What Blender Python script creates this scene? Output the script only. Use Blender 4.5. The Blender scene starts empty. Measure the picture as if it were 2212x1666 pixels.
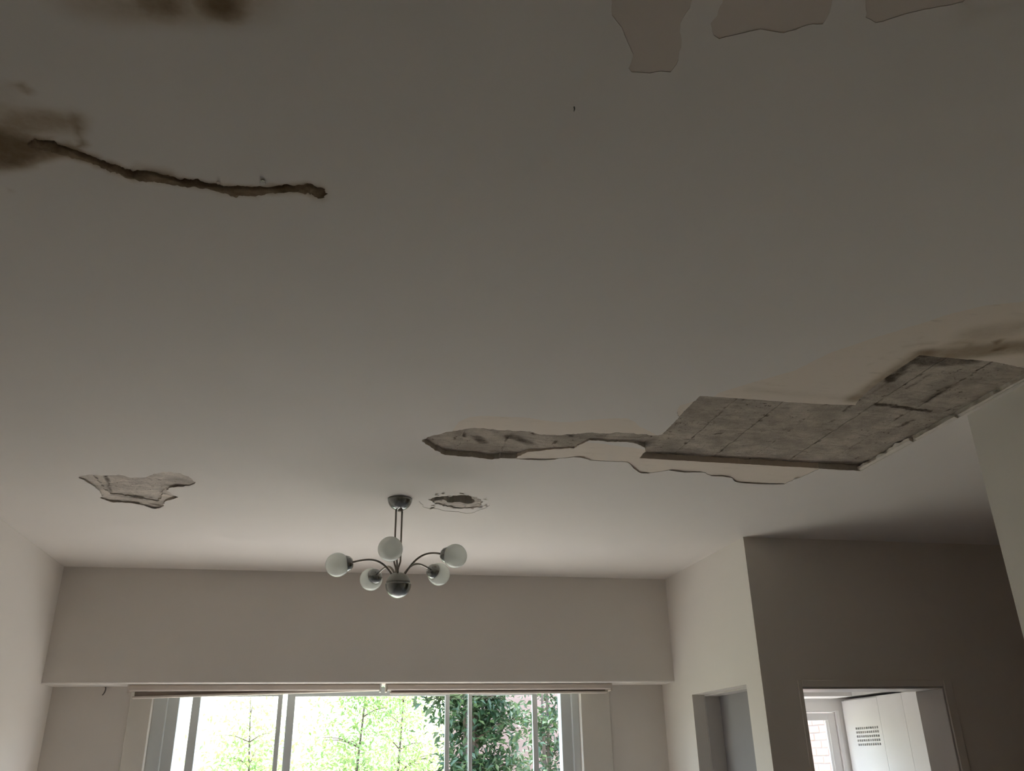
import bpy, bmesh, math, random
import numpy as np
from mathutils import Vector, Matrix
from mathutils.geometry import delaunay_2d_cdt

scene = bpy.context.scene
COL = scene.collection
random.seed(7)
rng = np.random.default_rng(7)

# ------------------------------------------------------------------ camera
CAM = np.array([0.0, 0.0, 1.62])
F_PX, PITCH, YAW, ROLL = 1832.7, 0.41586, 0.20694, -0.02036
fw = np.array([math.sin(YAW) * math.cos(PITCH), math.cos(YAW) * math.cos(PITCH), math.sin(PITCH)])
_r = np.array([math.cos(YAW), -math.sin(YAW), 0.0]); _u = np.cross(_r, fw)
right = math.cos(ROLL) * _r + math.sin(ROLL) * _u
up = -math.sin(ROLL) * _r + math.cos(ROLL) * _u
cd = bpy.data.cameras.new('camera')
cam = bpy.data.objects.new('camera', cd); COL.objects.link(cam)
cd.sensor_width = 36.0
cd.lens = F_PX * 36.0 / 2212.0
cd.clip_start = 0.02
cam.matrix_world = Matrix((
    (right[0], up[0], -fw[0], CAM[0]),
    (right[1], up[1], -fw[1], CAM[1]),
    (right[2], up[2], -fw[2], CAM[2]),
    (0, 0, 0, 1)))
scene.camera = cam

# ------------------------------------------------------------------ sky, sun, exposure
SUN_ELEV, SUN_AZ = math.radians(72), math.radians(15)      # azimuth from +Y towards +X
world = bpy.data.worlds.new('world'); scene.world = world
world.use_nodes = True
wn = world.node_tree.nodes; wl = world.node_tree.links
bg = wn['Background']
sky = wn.new('ShaderNodeTexSky')
sky.sky_type = 'NISHITA'
sky.sun_disc = False
sky.sun_elevation = SUN_ELEV
sky.sun_rotation = SUN_AZ
sky.dust_density = 3.0
sky.ozone_density = 1.0
wl.new(sky.outputs[0], bg.inputs[0])
bg.inputs[1].default_value = 0.85
sd = bpy.data.lights.new('sun', 'SUN'); sd.energy = 5.2; sd.angle = math.radians(0.6)
sd.color = (1.0, 0.96, 0.90)
sun = bpy.data.objects.new('sun', sd); COL.objects.link(sun)
sv = Vector((math.sin(SUN_AZ) * math.cos(SUN_ELEV), math.cos(SUN_AZ) * math.cos(SUN_ELEV), math.sin(SUN_ELEV)))
sun.rotation_euler = sv.to_track_quat('Z', 'Y').to_euler()
sun.location = (0, -4, 12)

vs = scene.view_settings
scene.display_settings.display_device = 'sRGB'
vs.view_transform = 'Standard'; vs.look = 'None'; vs.gamma = 1.0; vs.use_curve_mapping = False
vs.exposure = 0.92
scene.cycles.max_bounces = 18
scene.cycles.diffuse_bounces = 12
scene.cycles.transparent_max_bounces = 16
scene.cycles.caustics_reflective = False
scene.cycles.caustics_refractive = False

# ------------------------------------------------------------------ room dimensions (metres)
ZC = 2.82            # ceiling
XL, XR = -1.735, 2.375
YB = 5.953           # face of the shutter box over the window
YW = 6.20            # window wall
ZB = 2.102           # underside of the shutter box
YH0, YH1 = 2.665, 4.65   # hallway mouth in the right wall
YBACK = -2.6


def ray(x, y):
    return (x - 1106) / F_PX * right - (y - 833) / F_PX * up + fw


def ceil_pt(x, y):
    """where a line of sight meets the ceiling plane: plan coordinates in metres"""
    d = ray(x, y); k = (ZC - CAM[2]) / d[2]
    return (d[0] * k, d[1] * k)


# ------------------------------------------------------------------ helpers
def link(o, parent=None):
    COL.objects.link(o)
    if parent is not None:
        o.parent = parent
    return o


def tag(o, label=None, cat=None, group=None, kind=None):
    if label: o['label'] = label
    if cat: o['category'] = cat
    if group: o['group'] = group
    if kind: o['kind'] = kind
    return o


def empty(name, loc=(0, 0, 0), rz=0.0):
    o = bpy.data.objects.new(name, None)
    o.location = loc; o.rotation_euler = (0, 0, rz); o.empty_display_size = 0.1
    return link(o)


class MB:
    def __init__(self):
        self.v = []; self.f = []; self.s = []

    def box(self, x0, x1, y0, y1, z0, z1):
        b = len(self.v)
        self.v += [(x0, y0, z0), (x1, y0, z0), (x1, y1, z0), (x0, y1, z0), (x0, y0, z1), (x1, y0, z1), (x1, y1, z1), (x0, y1, z1)]
        for q in ((0, 3, 2, 1), (4, 5, 6, 7), (0, 1, 5, 4), (1, 2, 6, 5), (2, 3, 7, 6), (3, 0, 4, 7)):
            self.f.append([b + i for i in q]); self.s.append(False)
        return self

    def prism(self, prof, axis, a0, a1):
        """closed profile (list of 2-D points) swept along an axis: 'x' -> (y,z), 'y' -> (x,z), 'z' -> (x,y)"""
        b = len(self.v); n = len(prof)
        for a in (a0, a1):
            for p, q in prof:
                self.v.append({'x': (a, p, q), 'y': (p, a, q), 'z': (p, q, a)}[axis])
        for i in range(n):
            j = (i + 1) % n
            self.f.append([b + i, b + j, b + n + j, b + n + i]); self.s.append(False)
        self.f.append([b + i for i in range(n)][::-1]); self.s.append(False)
        self.f.append([b + n + i for i in range(n)]); self.s.append(False)
        return self

    def lathe(self, prof, c=(0, 0, 0), axis=(0, 0, 1), seg=32):
        """profile of (radius, height) turned about an axis"""
        b = len(self.v); ax = Vector(axis).normalized()
        t = ax.orthogonal().normalized(); w = ax.cross(t)
        c = Vector(c); n = len(prof)
        for r, h in prof:
            for k in range(seg):
                a = 2 * math.pi * k / seg
                self.v.append(tuple(c + ax * h + (t * math.cos(a) + w * math.sin(a)) * max(r, 1e-5)))
        for i in range(n - 1):
            for k in range(seg):
                k2 = (k + 1) % seg
                self.f.append([b + i * seg + k, b + i * seg + k2, b + (i + 1) * seg + k2, b + (i + 1) * seg + k]); self.s.append(True)
        self.f.append([b + k for k in range(seg)][::-1]); self.s.append(True)
        self.f.append([b + (n - 1) * seg + k for k in range(seg)]); self.s.append(True)
        return self

    def tube(self, pts, rad, seg=10):
        pts = [Vector(p) for p in pts]; n = len(pts)
        rads = rad if isinstance(rad, (list, tuple)) else [rad] * n
        b = len(self.v); t0 = None
        for i, p in enumerate(pts):
            d = (pts[min(i + 1, n - 1)] - pts[max(i - 1, 0)]).normalized()
            if t0 is None:
                t0 = d.orthogonal().normalized()
            t0 = (t0 - d * t0.dot(d)).normalized(); w = d.cross(t0)
            for k in range(seg):
                a = 2 * math.pi * k / seg
                self.v.append(tuple(p + (t0 * math.cos(a) + w * math.sin(a)) * rads[i]))
        for i in range(n - 1):
            for k in range(seg):
                k2 = (k + 1) % seg
                self.f.append([b + i * seg + k, b + i * seg + k2, b + (i + 1) * seg + k2, b + (i + 1) * seg + k]); self.s.append(True)
        self.f.append([b + k for k in range(seg)][::-1]); self.s.append(False)
        self.f.append([b + (n - 1) * seg + k for k in range(seg)]); self.s.append(False)
        return self

    def sphere(self, c, r, seg=24, rings=14, squash=1.0):
        prof = [(r * math.sin(math.pi * i / rings), -r * squash * math.cos(math.pi * i / rings)) for i in range(rings + 1)]
        return self.lathe(prof, c, (0, 0, 1), seg)

    def build(self, name, mat, parent=None, bevel=0.0):
        me = bpy.data.meshes.new(name)
        me.from_pydata(self.v, [], self.f)
        me.polygons.foreach_set('use_smooth', self.s)
        me.materials.append(mat)
        me.update()
        bm = bmesh.new(); bm.from_mesh(me)
        bmesh.ops.recalc_face_normals(bm, faces=bm.faces)
        bm.to_mesh(me); bm.free()
        o = bpy.data.objects.new(name, me)
        if bevel:
            m = o.modifiers.new('bevel', 'BEVEL'); m.width = bevel; m.segments = 2; m.limit_method = 'ANGLE'
        return link(o, parent)


def bezier(p0, p1, p2, p3, n=16):
    p0, p1, p2, p3 = map(Vector, (p0, p1, p2, p3))
    return [p0 * (1 - t) ** 3 + p1 * 3 * t * (1 - t) ** 2 + p2 * 3 * t * t * (1 - t) + p3 * t ** 3 for t in [i / (n - 1) for i in range(n)]]


# ------------------------------------------------------------------ materials
def new_mat(name):
    m = bpy.data.materials.new(name); m.use_nodes = True
    nt = m.node_tree
    return m, nt, nt.nodes['Principled BSDF']


def N(nt, kind, **kw):
    n = nt.nodes.new(kind)
    for k, v in kw.items():
        if k.startswith('i_'):
            key = k[2:]
            n.inputs[int(key) if key.isdigit() else key].default_value = v
        else:
            setattr(n, k, v)
    return n


def coords(nt, scale=(1, 1, 1)):
    tc = N(nt, 'ShaderNodeTexCoord'); mp = N(nt, 'ShaderNodeMapping')
    mp.inputs['Scale'].default_value = scale
    nt.links.new(tc.outputs['Object'], mp.inputs[0])
    return mp.outputs[0]


def noise(nt, vec, scale, detail=4, rough=0.55):
    n = N(nt, 'ShaderNodeTexNoise'); n.inputs['Scale'].default_value = scale
    n.inputs['Detail'].default_value = detail; n.inputs['Roughness'].default_value = rough
    nt.links.new(vec, n.inputs['Vector']); return n.outputs['Fac']


def ramp(nt, fac, a, b, lo=0.0, hi=1.0):
    n = N(nt, 'ShaderNodeMapRange'); n.interpolation_type = 'SMOOTHSTEP'
    n.inputs[1].default_value = a; n.inputs[2].default_value = b
    n.inputs[3].default_value = lo; n.inputs[4].default_value = hi
    nt.links.new(fac, n.inputs[0]); return n.outputs[0]


def math_n(nt, op, a, b):
    n = N(nt, 'ShaderNodeMath'); n.operation = op
    for i, x in enumerate((a, b)):
        if isinstance(x, (int, float)): n.inputs[i].default_value = x
        else: nt.links.new(x, n.inputs[i])
    return n.outputs[0]


def mixc(nt, fac, a, b):
    n = N(nt, 'ShaderNodeMix'); n.data_type = 'RGBA'
    for i, x in ((0, fac), (6, a), (7, b)):
        if isinstance(x, (int, float)): n.inputs[i].default_value = x
        elif isinstance(x, tuple): n.inputs[i].default_value = (*x, 1)
        else: nt.links.new(x, n.inputs[i])
    return n.outputs[2]


def bump(nt, bs, h, strength=0.2, dist=0.01):
    b = N(nt, 'ShaderNodeBump'); b.inputs['Strength'].default_value = strength; b.inputs['Distance'].default_value = dist
    nt.links.new(h, b.inputs['Height']); nt.links.new(b.outputs[0], bs.inputs['Normal'])


def attr(nt, name):
    return N(nt, 'ShaderNodeAttribute', attribute_name=name).outputs['Fac']


def plain(name, col, rough=0.6, metal=0.0, var=0.06, scale=8.0, bmp=0.0, bscale=60, spec=0.5):
    m, nt, bs = new_mat(name)
    v = coords(nt); n = noise(nt, v, scale)
    d = tuple(c * (1 - var) for c in col); l = tuple(min(1, c * (1 + var)) for c in col)
    nt.links.new(mixc(nt, n, d, l), bs.inputs['Base Color'])
    bs.inputs['Roughness'].default_value = rough; bs.inputs['Metallic'].default_value = metal
    bs.inputs['Specular IOR Level'].default_value = spec
    if bmp: bump(nt, bs, noise(nt, v, bscale, 5), bmp, 0.004)
    return m


PAINT = (0.665, 0.622, 0.575)
M = {}
M['wall'] = plain('wall_paint', (0.69, 0.65, 0.60), 0.7, var=0.025, scale=2.0, bmp=0.06, bscale=90, spec=0.25)
M['hall_dark'] = plain('hall_unseen_brown', (0.24, 0.17, 0.12), 0.6, var=0.1)  # dark brown put on unseen hall walls to dim the hallway
M['kitchen'] = plain('kitchen_paint', (0.84, 0.83, 0.82), 0.6, var=0.02, scale=2.0, spec=0.3)
M['plaster_edge'] = plain('plaster_edge', (0.56, 0.52, 0.46), 0.9, var=0.2, scale=45, bmp=0.5, bscale=120, spec=0.1)
M['white_plaster'] = plain('white_plaster', (0.62, 0.565, 0.50), 0.85, var=0.2, scale=30, bmp=0.6, bscale=80, spec=0.1)
M['floor'] = plain('floor_tile', (0.50, 0.45, 0.40), 0.4, var=0.1, scale=3)
M['door'] = plain('grey_door_paint', (0.27, 0.26, 0.26), 0.5, var=0.03)
M['door_frame'] = plain('door_frame_paint', (0.50, 0.47, 0.44), 0.45, var=0.03)
M['alu'] = plain('window_aluminium', (0.58, 0.61, 0.61), 0.45, metal=0.0, var=0.04)
M['casing'] = plain('window_casing_paint', (0.69, 0.66, 0.60), 0.6, var=0.03)
M['blind'] = plain('blind_rail', (0.60, 0.53, 0.47), 0.5, var=0.05)
M['blind_fabric'] = plain('blind_fabric', (0.34, 0.28, 0.24), 0.85, var=0.12, scale=40)
M['bracket'] = plain('white_plastic', (0.80, 0.80, 0.78), 0.4, var=0.02)
M['bulb'] = plain('bulb_glass', (0.95, 0.95, 0.94), 0.3, var=0.01)
M['steel'] = plain('satin_steel', (0.30, 0.31, 0.30), 0.24, metal=1.0, var=0.06, scale=20)
M['steel_arm'] = plain('arm_metal', (0.26, 0.235, 0.20), 0.34, metal=1.0, var=0.06, scale=20)
M['dome'] = plain('hub_dome_metal', (0.34, 0.35, 0.32), 0.38, metal=0.7, var=0.05)
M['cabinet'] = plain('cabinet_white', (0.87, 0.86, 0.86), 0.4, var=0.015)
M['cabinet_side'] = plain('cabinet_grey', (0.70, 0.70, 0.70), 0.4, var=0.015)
M['slot'] = plain('slot_shade', (0.05, 0.045, 0.05), 0.9)
M['brick'] = plain('brick_clay', (0.66, 0.40, 0.32), 0.9, var=0.3, scale=5, bmp=0.4, bscale=60)
M['mortar'] = plain('mortar', (0.60, 0.57, 0.52), 0.95, var=0.1)
M['salmon'] = plain('salmon_render', (0.52, 0.33, 0.27), 0.9, var=0.12, scale=3, bmp=0.3, bscale=30)
M['ground'] = plain('garden_lawn', (0.17, 0.19, 0.10), 0.95, var=0.2, scale=1.5)
M['terrace'] = plain('terrace_concrete', (0.62, 0.60, 0.56), 0.9, var=0.06, scale=3, bmp=0.2)
M['bark'] = plain('bark', (0.16, 0.12, 0.09), 0.95, var=0.4, scale=20, bmp=0.6, bscale=40)
M['hook'] = plain('hook_metal', (0.18, 0.17, 0.16), 0.4, metal=0.8)


def leaf_mat(name, c0, c1, trans=0.45):
    m = bpy.data.materials.new(name); m.use_nodes = True; nt = m.node_tree
    nt.nodes.remove(nt.nodes['Principled BSDF'])
    out = nt.nodes['Material Output']
    col = mixc(nt, ramp(nt, noise(nt, coords(nt), 3.0, 3), 0.3, 0.7), c0, c1)
    d = N(nt, 'ShaderNodeBsdfDiffuse'); t = N(nt, 'ShaderNodeBsdfTranslucent'); g = N(nt, 'ShaderNodeBsdfGlossy')
    g.inputs['Roughness'].default_value = 0.4
    nt.links.new(col, d.inputs[0]); nt.links.new(col, t.inputs[0])
    a = N(nt, 'ShaderNodeMixShader'); a.inputs[0].default_value = trans
    nt.links.new(d.outputs[0], a.inputs[1]); nt.links.new(t.outputs[0], a.inputs[2])
    b = N(nt, 'ShaderNodeMixShader'); b.inputs[0].default_value = 0.07
    nt.links.new(a.outputs[0], b.inputs[1]); nt.links.new(g.outputs[0], b.inputs[2])
    nt.links.new(b.outputs[0], out.inputs[0])
    return m


M['leaf_light'] = leaf_mat('leaf_light', (0.24, 0.42, 0.12), (0.50, 0.58, 0.22))
M['leaf_dark'] = leaf_mat('leaf_dark', (0.035, 0.085, 0.035), (0.09, 0.16, 0.06), 0.25)
M['leaf_mid'] = leaf_mat('leaf_mid', (0.09, 0.18, 0.05), (0.20, 0.30, 0.09), 0.4)


def glass_mat(name, tint=(1, 1, 1), gloss=0.06):
    m = bpy.data.materials.new(name); m.use_nodes = True; nt = m.node_tree
    nt.nodes.remove(nt.nodes['Principled BSDF']); out = nt.nodes['Material Output']
    t = N(nt, 'ShaderNodeBsdfTransparent'); t.inputs[0].default_value = (*tint, 1)
    g = N(nt, 'ShaderNodeBsdfGlossy'); g.inputs['Roughness'].default_value = 0.02
    a = N(nt, 'ShaderNodeMixShader'); a.inputs[0].default_value = gloss
    nt.links.new(t.outputs[0], a.inputs[1]); nt.links.new(g.outputs[0], a.inputs[2])
    nt.links.new(a.outputs[0], out.inputs[0])
    return m


M['glass'] = glass_mat('window_glass', (0.97, 0.99, 0.98))


def opal_mat():
    m = bpy.data.materials.new('opal_glass'); m.use_nodes = True; nt = m.node_tree
    nt.nodes.remove(nt.nodes['Principled BSDF']); out = nt.nodes['Material Output']
    c = mixc(nt, noise(nt, coords(nt), 30), (0.955, 0.985, 0.945), (0.965, 0.99, 0.955))
    d = N(nt, 'ShaderNodeBsdfDiffuse'); t = N(nt, 'ShaderNodeBsdfTranslucent'); g = N(nt, 'ShaderNodeBsdfGlossy'); p = N(nt, 'ShaderNodeBsdfTransparent')
    g.inputs['Roughness'].default_value = 0.08
    nt.links.new(c, d.inputs[0]); nt.links.new(c, t.inputs[0])
    a = N(nt, 'ShaderNodeMixShader'); a.inputs[0].default_value = 0.62
    nt.links.new(d.outputs[0], a.inputs[1]); nt.links.new(t.outputs[0], a.inputs[2])
    e = N(nt, 'ShaderNodeMixShader'); e.inputs[0].default_value = 0.22
    nt.links.new(a.outputs[0], e.inputs[1]); nt.links.new(p.outputs[0], e.inputs[2])
    lw = N(nt, 'ShaderNodeLayerWeight'); lw.inputs[0].default_value = 0.5
    fr = math_n(nt, 'ADD', 0.035, math_n(nt, 'MULTIPLY', math_n(nt, 'POWER', lw.outputs['Facing'], 4.0), 0.6))
    b = N(nt, 'ShaderNodeMixShader')
    nt.links.new(fr, b.inputs[0]); nt.links.new(e.outputs[0], b.inputs[1]); nt.links.new(g.outputs[0], b.inputs[2])
    nt.links.new(b.outputs[0], out.inputs[0])
    return m


M['opal'] = opal_mat()


def ceiling_mat(name, base, under=False):
    """painted plaster; the brown damp stains and faint green spots are marks with a shape of their own, carried as attributes of the surface"""
    m, nt, bs = new_mat(name)
    v = coords(nt)
    n1 = noise(nt, v, 1.6, 3); n2 = noise(nt, v, 9.0, 6, 0.65); n3 = noise(nt, v, 45.0, 5)
    c = mixc(nt, n1, tuple(x * 0.97 for x in base), tuple(x * 1.03 for x in base))
    br = attr(nt, 'damp_brown'); gr = attr(nt, 'faint_green')
    wob = math_n(nt, 'MULTIPLY', br, math_n(nt, 'ADD', 0.45, math_n(nt, 'MULTIPLY', n2, 1.1)))
    c = mixc(nt, ramp(nt, wob, 0.02, 0.6), c, (0.47, 0.39, 0.295))
    c = mixc(nt, ramp(nt, wob, 0.25, 1.0), c, (0.16, 0.105, 0.055))
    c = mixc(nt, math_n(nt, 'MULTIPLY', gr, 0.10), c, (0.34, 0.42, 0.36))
    if under:
        sc = coords(nt, (1.2, 5, 1)); n4 = noise(nt, sc, 7, 5, 0.7)
        c = mixc(nt, ramp(nt, n4, 0.55, 0.75, 0, 0.28), c, (0.30, 0.24, 0.18))
    nt.links.new(c, bs.inputs['Base Color'])
    bs.inputs['Roughness'].default_value = 0.8; bs.inputs['Specular IOR Level'].default_value = 0.2
    bump(nt, bs, n3, 0.05 if not under else 0.2, 0.003)
    return m


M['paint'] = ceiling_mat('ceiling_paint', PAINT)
M['undercoat'] = ceiling_mat('bare_undercoat', (0.685, 0.60, 0.51), True)
M['tan'] = ceiling_mat('tan_undercoat', (0.585, 0.513, 0.45))


def slab_mat(name, base, dirt=0.5):
    m, nt, bs = new_mat(name)
    v = coords(nt); vs_ = coords(nt, (1.3, 7, 1))
    n1 = noise(nt, v, 6, 8, 0.68); n2 = noise(nt, vs_, 9, 9, 0.75); n3 = noise(nt, v, 55, 5, 0.65); n5 = noise(nt, v, 140, 3, 0.6)
    c = mixc(nt, ramp(nt, n1, 0.3, 0.7), tuple(x * 0.70 for x in base), tuple(x * 1.22 for x in base))
    c = mixc(nt, ramp(nt, n2, 0.46, 0.72, 0, dirt), c, tuple(x * 0.45 for x in base))
    c = mixc(nt, ramp(nt, n5, 0.55, 0.75, 0, 0.45), c, tuple(x * 0.5 for x in base))
    spots = ramp(nt, n3, 0.60, 0.68, 0, 0.85)
    spots = math_n(nt, 'MULTIPLY', spots, ramp(nt, noise(nt, v, 5, 4), 0.42, 0.62))
    c = mixc(nt, spots, c, (0.06, 0.042, 0.03))
    mo = attr(nt, 'mould')
    mm = math_n(nt, 'MULTIPLY', mo, math_n(nt, 'ADD', 0.1, math_n(nt, 'MULTIPLY', noise(nt, v, 26, 8, 0.8), 1.9)))
    c = mixc(nt, ramp(nt, mm, 0.22, 1.15), c, (0.07, 0.052, 0.037))
    c = mixc(nt, ramp(nt, attr(nt, 'damp_brown'), 0.0, 1.0, 0, 0.7), c, (0.17, 0.11, 0.06))
    nt.links.new(c, bs.inputs['Base Color'])
    bs.inputs['Roughness'].default_value = 0.95; bs.inputs['Specular IOR Level'].default_value = 0.1
    bump(nt, bs, math_n(nt, 'ADD', math_n(nt, 'ADD', n3, n5), math_n(nt, 'MULTIPLY', n2, 1.2)), 0.7, 0.006)
    return m


M['slab'] = slab_mat('exposed_slab', (0.455, 0.395, 0.33), 0.65)
M['joint'] = slab_mat('slab_joint', (0.44, 0.385, 0.325), 0.7)
M['plaster'] = slab_mat('crumbling_plaster', (0.60, 0.535, 0.47), 0.55)
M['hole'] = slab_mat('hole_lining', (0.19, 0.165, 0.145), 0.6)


def crack_mat():
    m, nt, bs = new_mat('damp_crack')
    v = coords(nt); n = noise(nt, v, 18, 6, 0.65)
    nt.links.new(mixc(nt, ramp(nt, n, 0.3, 0.72), (0.10, 0.07, 0.042), (0.25, 0.185, 0.125)), bs.inputs['Base Color'])
    bs.inputs['Roughness'].default_value = 0.9; bs.inputs['Specular IOR Level'].default_value = 0.04
    bump(nt, bs, noise(nt, v, 60, 5), 0.5, 0.005)
    return m


M['crack'] = crack_mat()
mw, ntw, bsw = new_mat('water'); bsw.inputs['Base Color'].default_value = (1, 1, 1, 1)
bsw.inputs['Roughness'].default_value = 0.02; bsw.inputs['Transmission Weight'].default_value = 1.0; bsw.inputs['IOR'].default_value = 1.33
M['water'] = mw

# ------------------------------------------------------------------ the setting: room shell
def struct(name, mb, mat, label, cat):
    o = mb.build(name, mat)
    return tag(o, label, cat, kind='structure')


struct('floor', MB().box(-2.0, 5.2, YBACK - 0.2, YW + 0.2, -0.12, 0.0), M['floor'], 'brown floor of the living room and hallway', 'floor')
struct('wall_left', MB().box(XL - 0.22, XL, YBACK, YW, 0, ZC), M['wall'], 'plain off-white wall on the left of the window', 'wall')
struct('wall_back', MB().box(XL - 0.22, 5.2, YBACK - 0.2, YBACK, 0, ZC), M['wall'], 'plain off-white wall behind the viewer', 'wall')
# window wall with its opening
WX0, WX1, WZ1 = -1.122, 1.752, 2.16
mb = MB()
mb.box(XL - 0.22, WX0, YW, YW + 0.2, 0, ZC); mb.box(WX1, XR, YW, YW + 0.2, 0, ZC)
mb.box(WX0, WX1, YW, YW + 0.2, WZ1, ZC); mb.box(WX0, WX1, YW, YW + 0.2, 0, 0.06)
struct('wall_far', mb, M['wall'], 'off-white wall around the wide window, under the shutter box', 'wall')
# shutter box across the window
mb = MB(); mb.prism([(YB, ZB + 0.006), (YB + 0.006, ZB), (YW, ZB), (YW, ZC), (YB, ZC)], 'x', XL, XR)
struct('trim_1', mb, M['wall'], 'off-white boxed shutter casing projecting above the wide window', 'trim')
# right wall: the piece beyond the hallway, with the small door
DY0, DY1, DZ = 4.848, 5.664, 1.998
XRB = 2.615
mb = MB()
mb.box(XR, XRB, YH1, DY0, 0, ZC); mb.box(XR, XRB, DY1, 6.9, 0, ZC); mb.box(XR, XRB, DY0, DY1, DZ, ZC)
struct('wall_right', mb, M['wall'], 'off-white wall with a door recess, right of the window', 'wall')
struct('wall_right_near', MB().box(XR, XR + 0.22, YBACK, YH0, 0, ZC), M['wall'], 'plain off-white wall at the right edge, before the hallway', 'wall')
# hallway
HX0, HX1, HZ = 2.614, 3.518, 1.968
mb = MB()
mb.box(HX1, 5.2, YH1, YH1 + 0.25, 0, ZC); mb.box(XRB, HX1, YH1, YH1 + 0.25, HZ, ZC)
struct('wall_hall_end', mb, M['wall'], 'shaded hallway wall above and beside the kitchen doorway', 'wall')
struct('wall_hall_near', MB().box(XR + 0.22, 5.2, YH0 - 0.2, YH0, 0, ZC), M['hall_dark'], 'unseen near wall of the hallway, dark brown to dim it', 'wall')
struct('wall_hall_side', MB().box(5.0, 5.2, YH0, YH1, 0, ZC), M['hall_dark'], 'unseen end wall of the hallway, dark brown to dim it', 'wall')
# kitchen shell
KY1 = 6.72
mb = MB(); mb.box(4.72, 4.9, YH1 + 0.25, 6.9, 0, 2.82)
struct('wall_kitchen_right', mb, M['kitchen'], 'white kitchen wall behind the tall cupboard', 'wall')
KDX0, KDX1, KDZ = 3.05, 4.07, 1.94
mb = MB(); mb.box(XRB, KDX0, KY1, 6.9, 0, 2.82); mb.box(KDX1, 4.72, KY1, 6.9, 0, 2.82); mb.box(KDX0, KDX1, KY1, 6.9, KDZ, 2.82)
struct('wall_kitchen_far', mb, M['kitchen'], 'white kitchen wall around the glazed back door', 'wall')
struct('ceiling_kitchen', MB().box(XRB, 4.72, YH1 + 0.25, KY1, 2.6, 2.7), M['kitchen'], 'white kitchen ceiling seen through the hallway doorway', 'ceiling')
struct('trim_2', MB().box(XRB, 4.03, 6.42, KY1, 2.03, 2.6), M['kitchen'], 'white boxed casing above the kitchen back door', 'trim')
struct('trim_3', MB().box(4.13, 4.72, YH1 + 0.25, KY1, 2.04, 2.6), M['kitchen'], 'white box added above the tall kitchen cupboard to brighten that gap', 'trim')  # box added so the area over the cupboard catches light
struct('floor_kitchen', MB().box(XRB, 4.72, YW + 0.2, 6.9, -0.12, 0.0), M['terrace'], 'pale kitchen floor beyond the hallway', 'floor')

# ------------------------------------------------------------------ ceiling with its damage
def zpoly(pts, s, ox, oy):
    return [ceil_pt(x / s + ox, y / s + oy) for x, y in pts]


def rough(poly, amp, step=0.009, seed=0):
    """subdivide an outline and tear its edge"""
    r = np.random.default_rng(seed); out = []
    n = len(poly)
    for i in range(n):
        a = np.array(poly[i]); b = np.array(poly[(i + 1) % n]); L = np.linalg.norm(b - a)
        k = max(1, int(L / step)); nn = np.array([-(b - a)[1], (b - a)[0]]) / max(L, 1e-6)
        w = 0.0
        for j in range(k):
            t = j / k
            w = 0.55 * w + r.normal(0, 1) * 0.6
            env = min(1, min(t, 1 - t) * L / 0.012)
            q = a + (b - a) * t
            out.append(tuple(q + nn * w * (amp(q) if callable(amp) else amp) * env))
    return out


Z6 = (3.687, 880, 860); Z7 = (2.537, 1340, 640); Z8 = (6.144, 120, 980); ZR = (12.29, 900, 1040); ZT = (2.373, 1280, 0)


def z(pts, zz): return zpoly(pts, *zz)


slab_poly = (
    z([(115, 335), (160, 312), (250, 290), (340, 268), (400, 262), (490, 245), (560, 243), (640, 250), (760, 260), (880, 265), (990, 272), (1050, 292),
       (1150, 297), (1250, 295), (1340, 290), (1430, 278), (1530, 285), (1620, 285), (1700, 278), (1800, 282), (1860, 290), (1920, 298), (1990, 300), (2030, 290), (2100, 220)], Z6)
    + z([(437, 547), (700, 565), (900, 580), (1085, 592), (1290, 598), (1310, 565), (1370, 512), (1420, 470), (1540, 390), (1640, 325), (1700, 330), (1860, 345),
         (1960, 352), (2060, 362), (2130, 378), (2230, 400), (2330, 430), (2310, 470)], Z7)
    + [(2.352, 2.29), (2.358, 2.665), (2.357, 3.0), (2.356, 3.372)]
    + z([(105, 890), (140, 850)], Z7)
    + z([(1895, 420), (1890, 395), (1830, 365), (1750, 350), (1600, 350), (1450, 335), (1400, 365), (1330, 405), (1180, 410), (1060, 425), (960, 432),
         (920, 450), (860, 482), (780, 480), (640, 487), (560, 475), (420, 465), (300, 455), (265, 440), (200, 400), (140, 360)], Z6))
peel_up = z([(330, 300), (375, 240), (410, 190), (500, 150), (600, 142), (760, 150), (930, 155), (1080, 178), (1180, 190), (1300, 193), (1450, 175), (1600, 165),
             (1750, 162), (1800, 185), (1850, 230), (1930, 265), (2010, 310), (1500, 330), (900, 350)], Z6)
peel_low = z([(840, 460), (860, 482), (910, 490), (980, 492), (1080, 495), (1180, 488), (1330, 470), (1400, 480), (1450, 497), (1600, 505), (1755, 512), (1790, 560),
              (1840, 595), (1920, 600), (2000, 590), (2085, 575), (2212, 595)], Z6) + \
    z([(450, 965), (500, 985), (610, 995), (630, 1018), (760, 1030), (900, 1030), (950, 1005), (985, 995), (1040, 970), (1090, 945), (1000, 850), (300, 840)], Z7) + \
    z([(1895, 410), (1400, 345), (1000, 400)], Z6)
peel_big = z([(500, 560), (540, 530), (700, 480), (950, 410), (1150, 310), (1400, 225), (1650, 150), (1800, 100), (2000, 50), (2212, 30)], Z7) + \
    [(2.10, 1.72), (2.33, 1.72), (2.33, 2.2)] + z([(1900, 420), (1310, 640), (900, 620)], Z7)
small_nick = z([(310, 640), (325, 600), (380, 585), (420, 570), (400, 620), (330, 680)], Z7)
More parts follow.
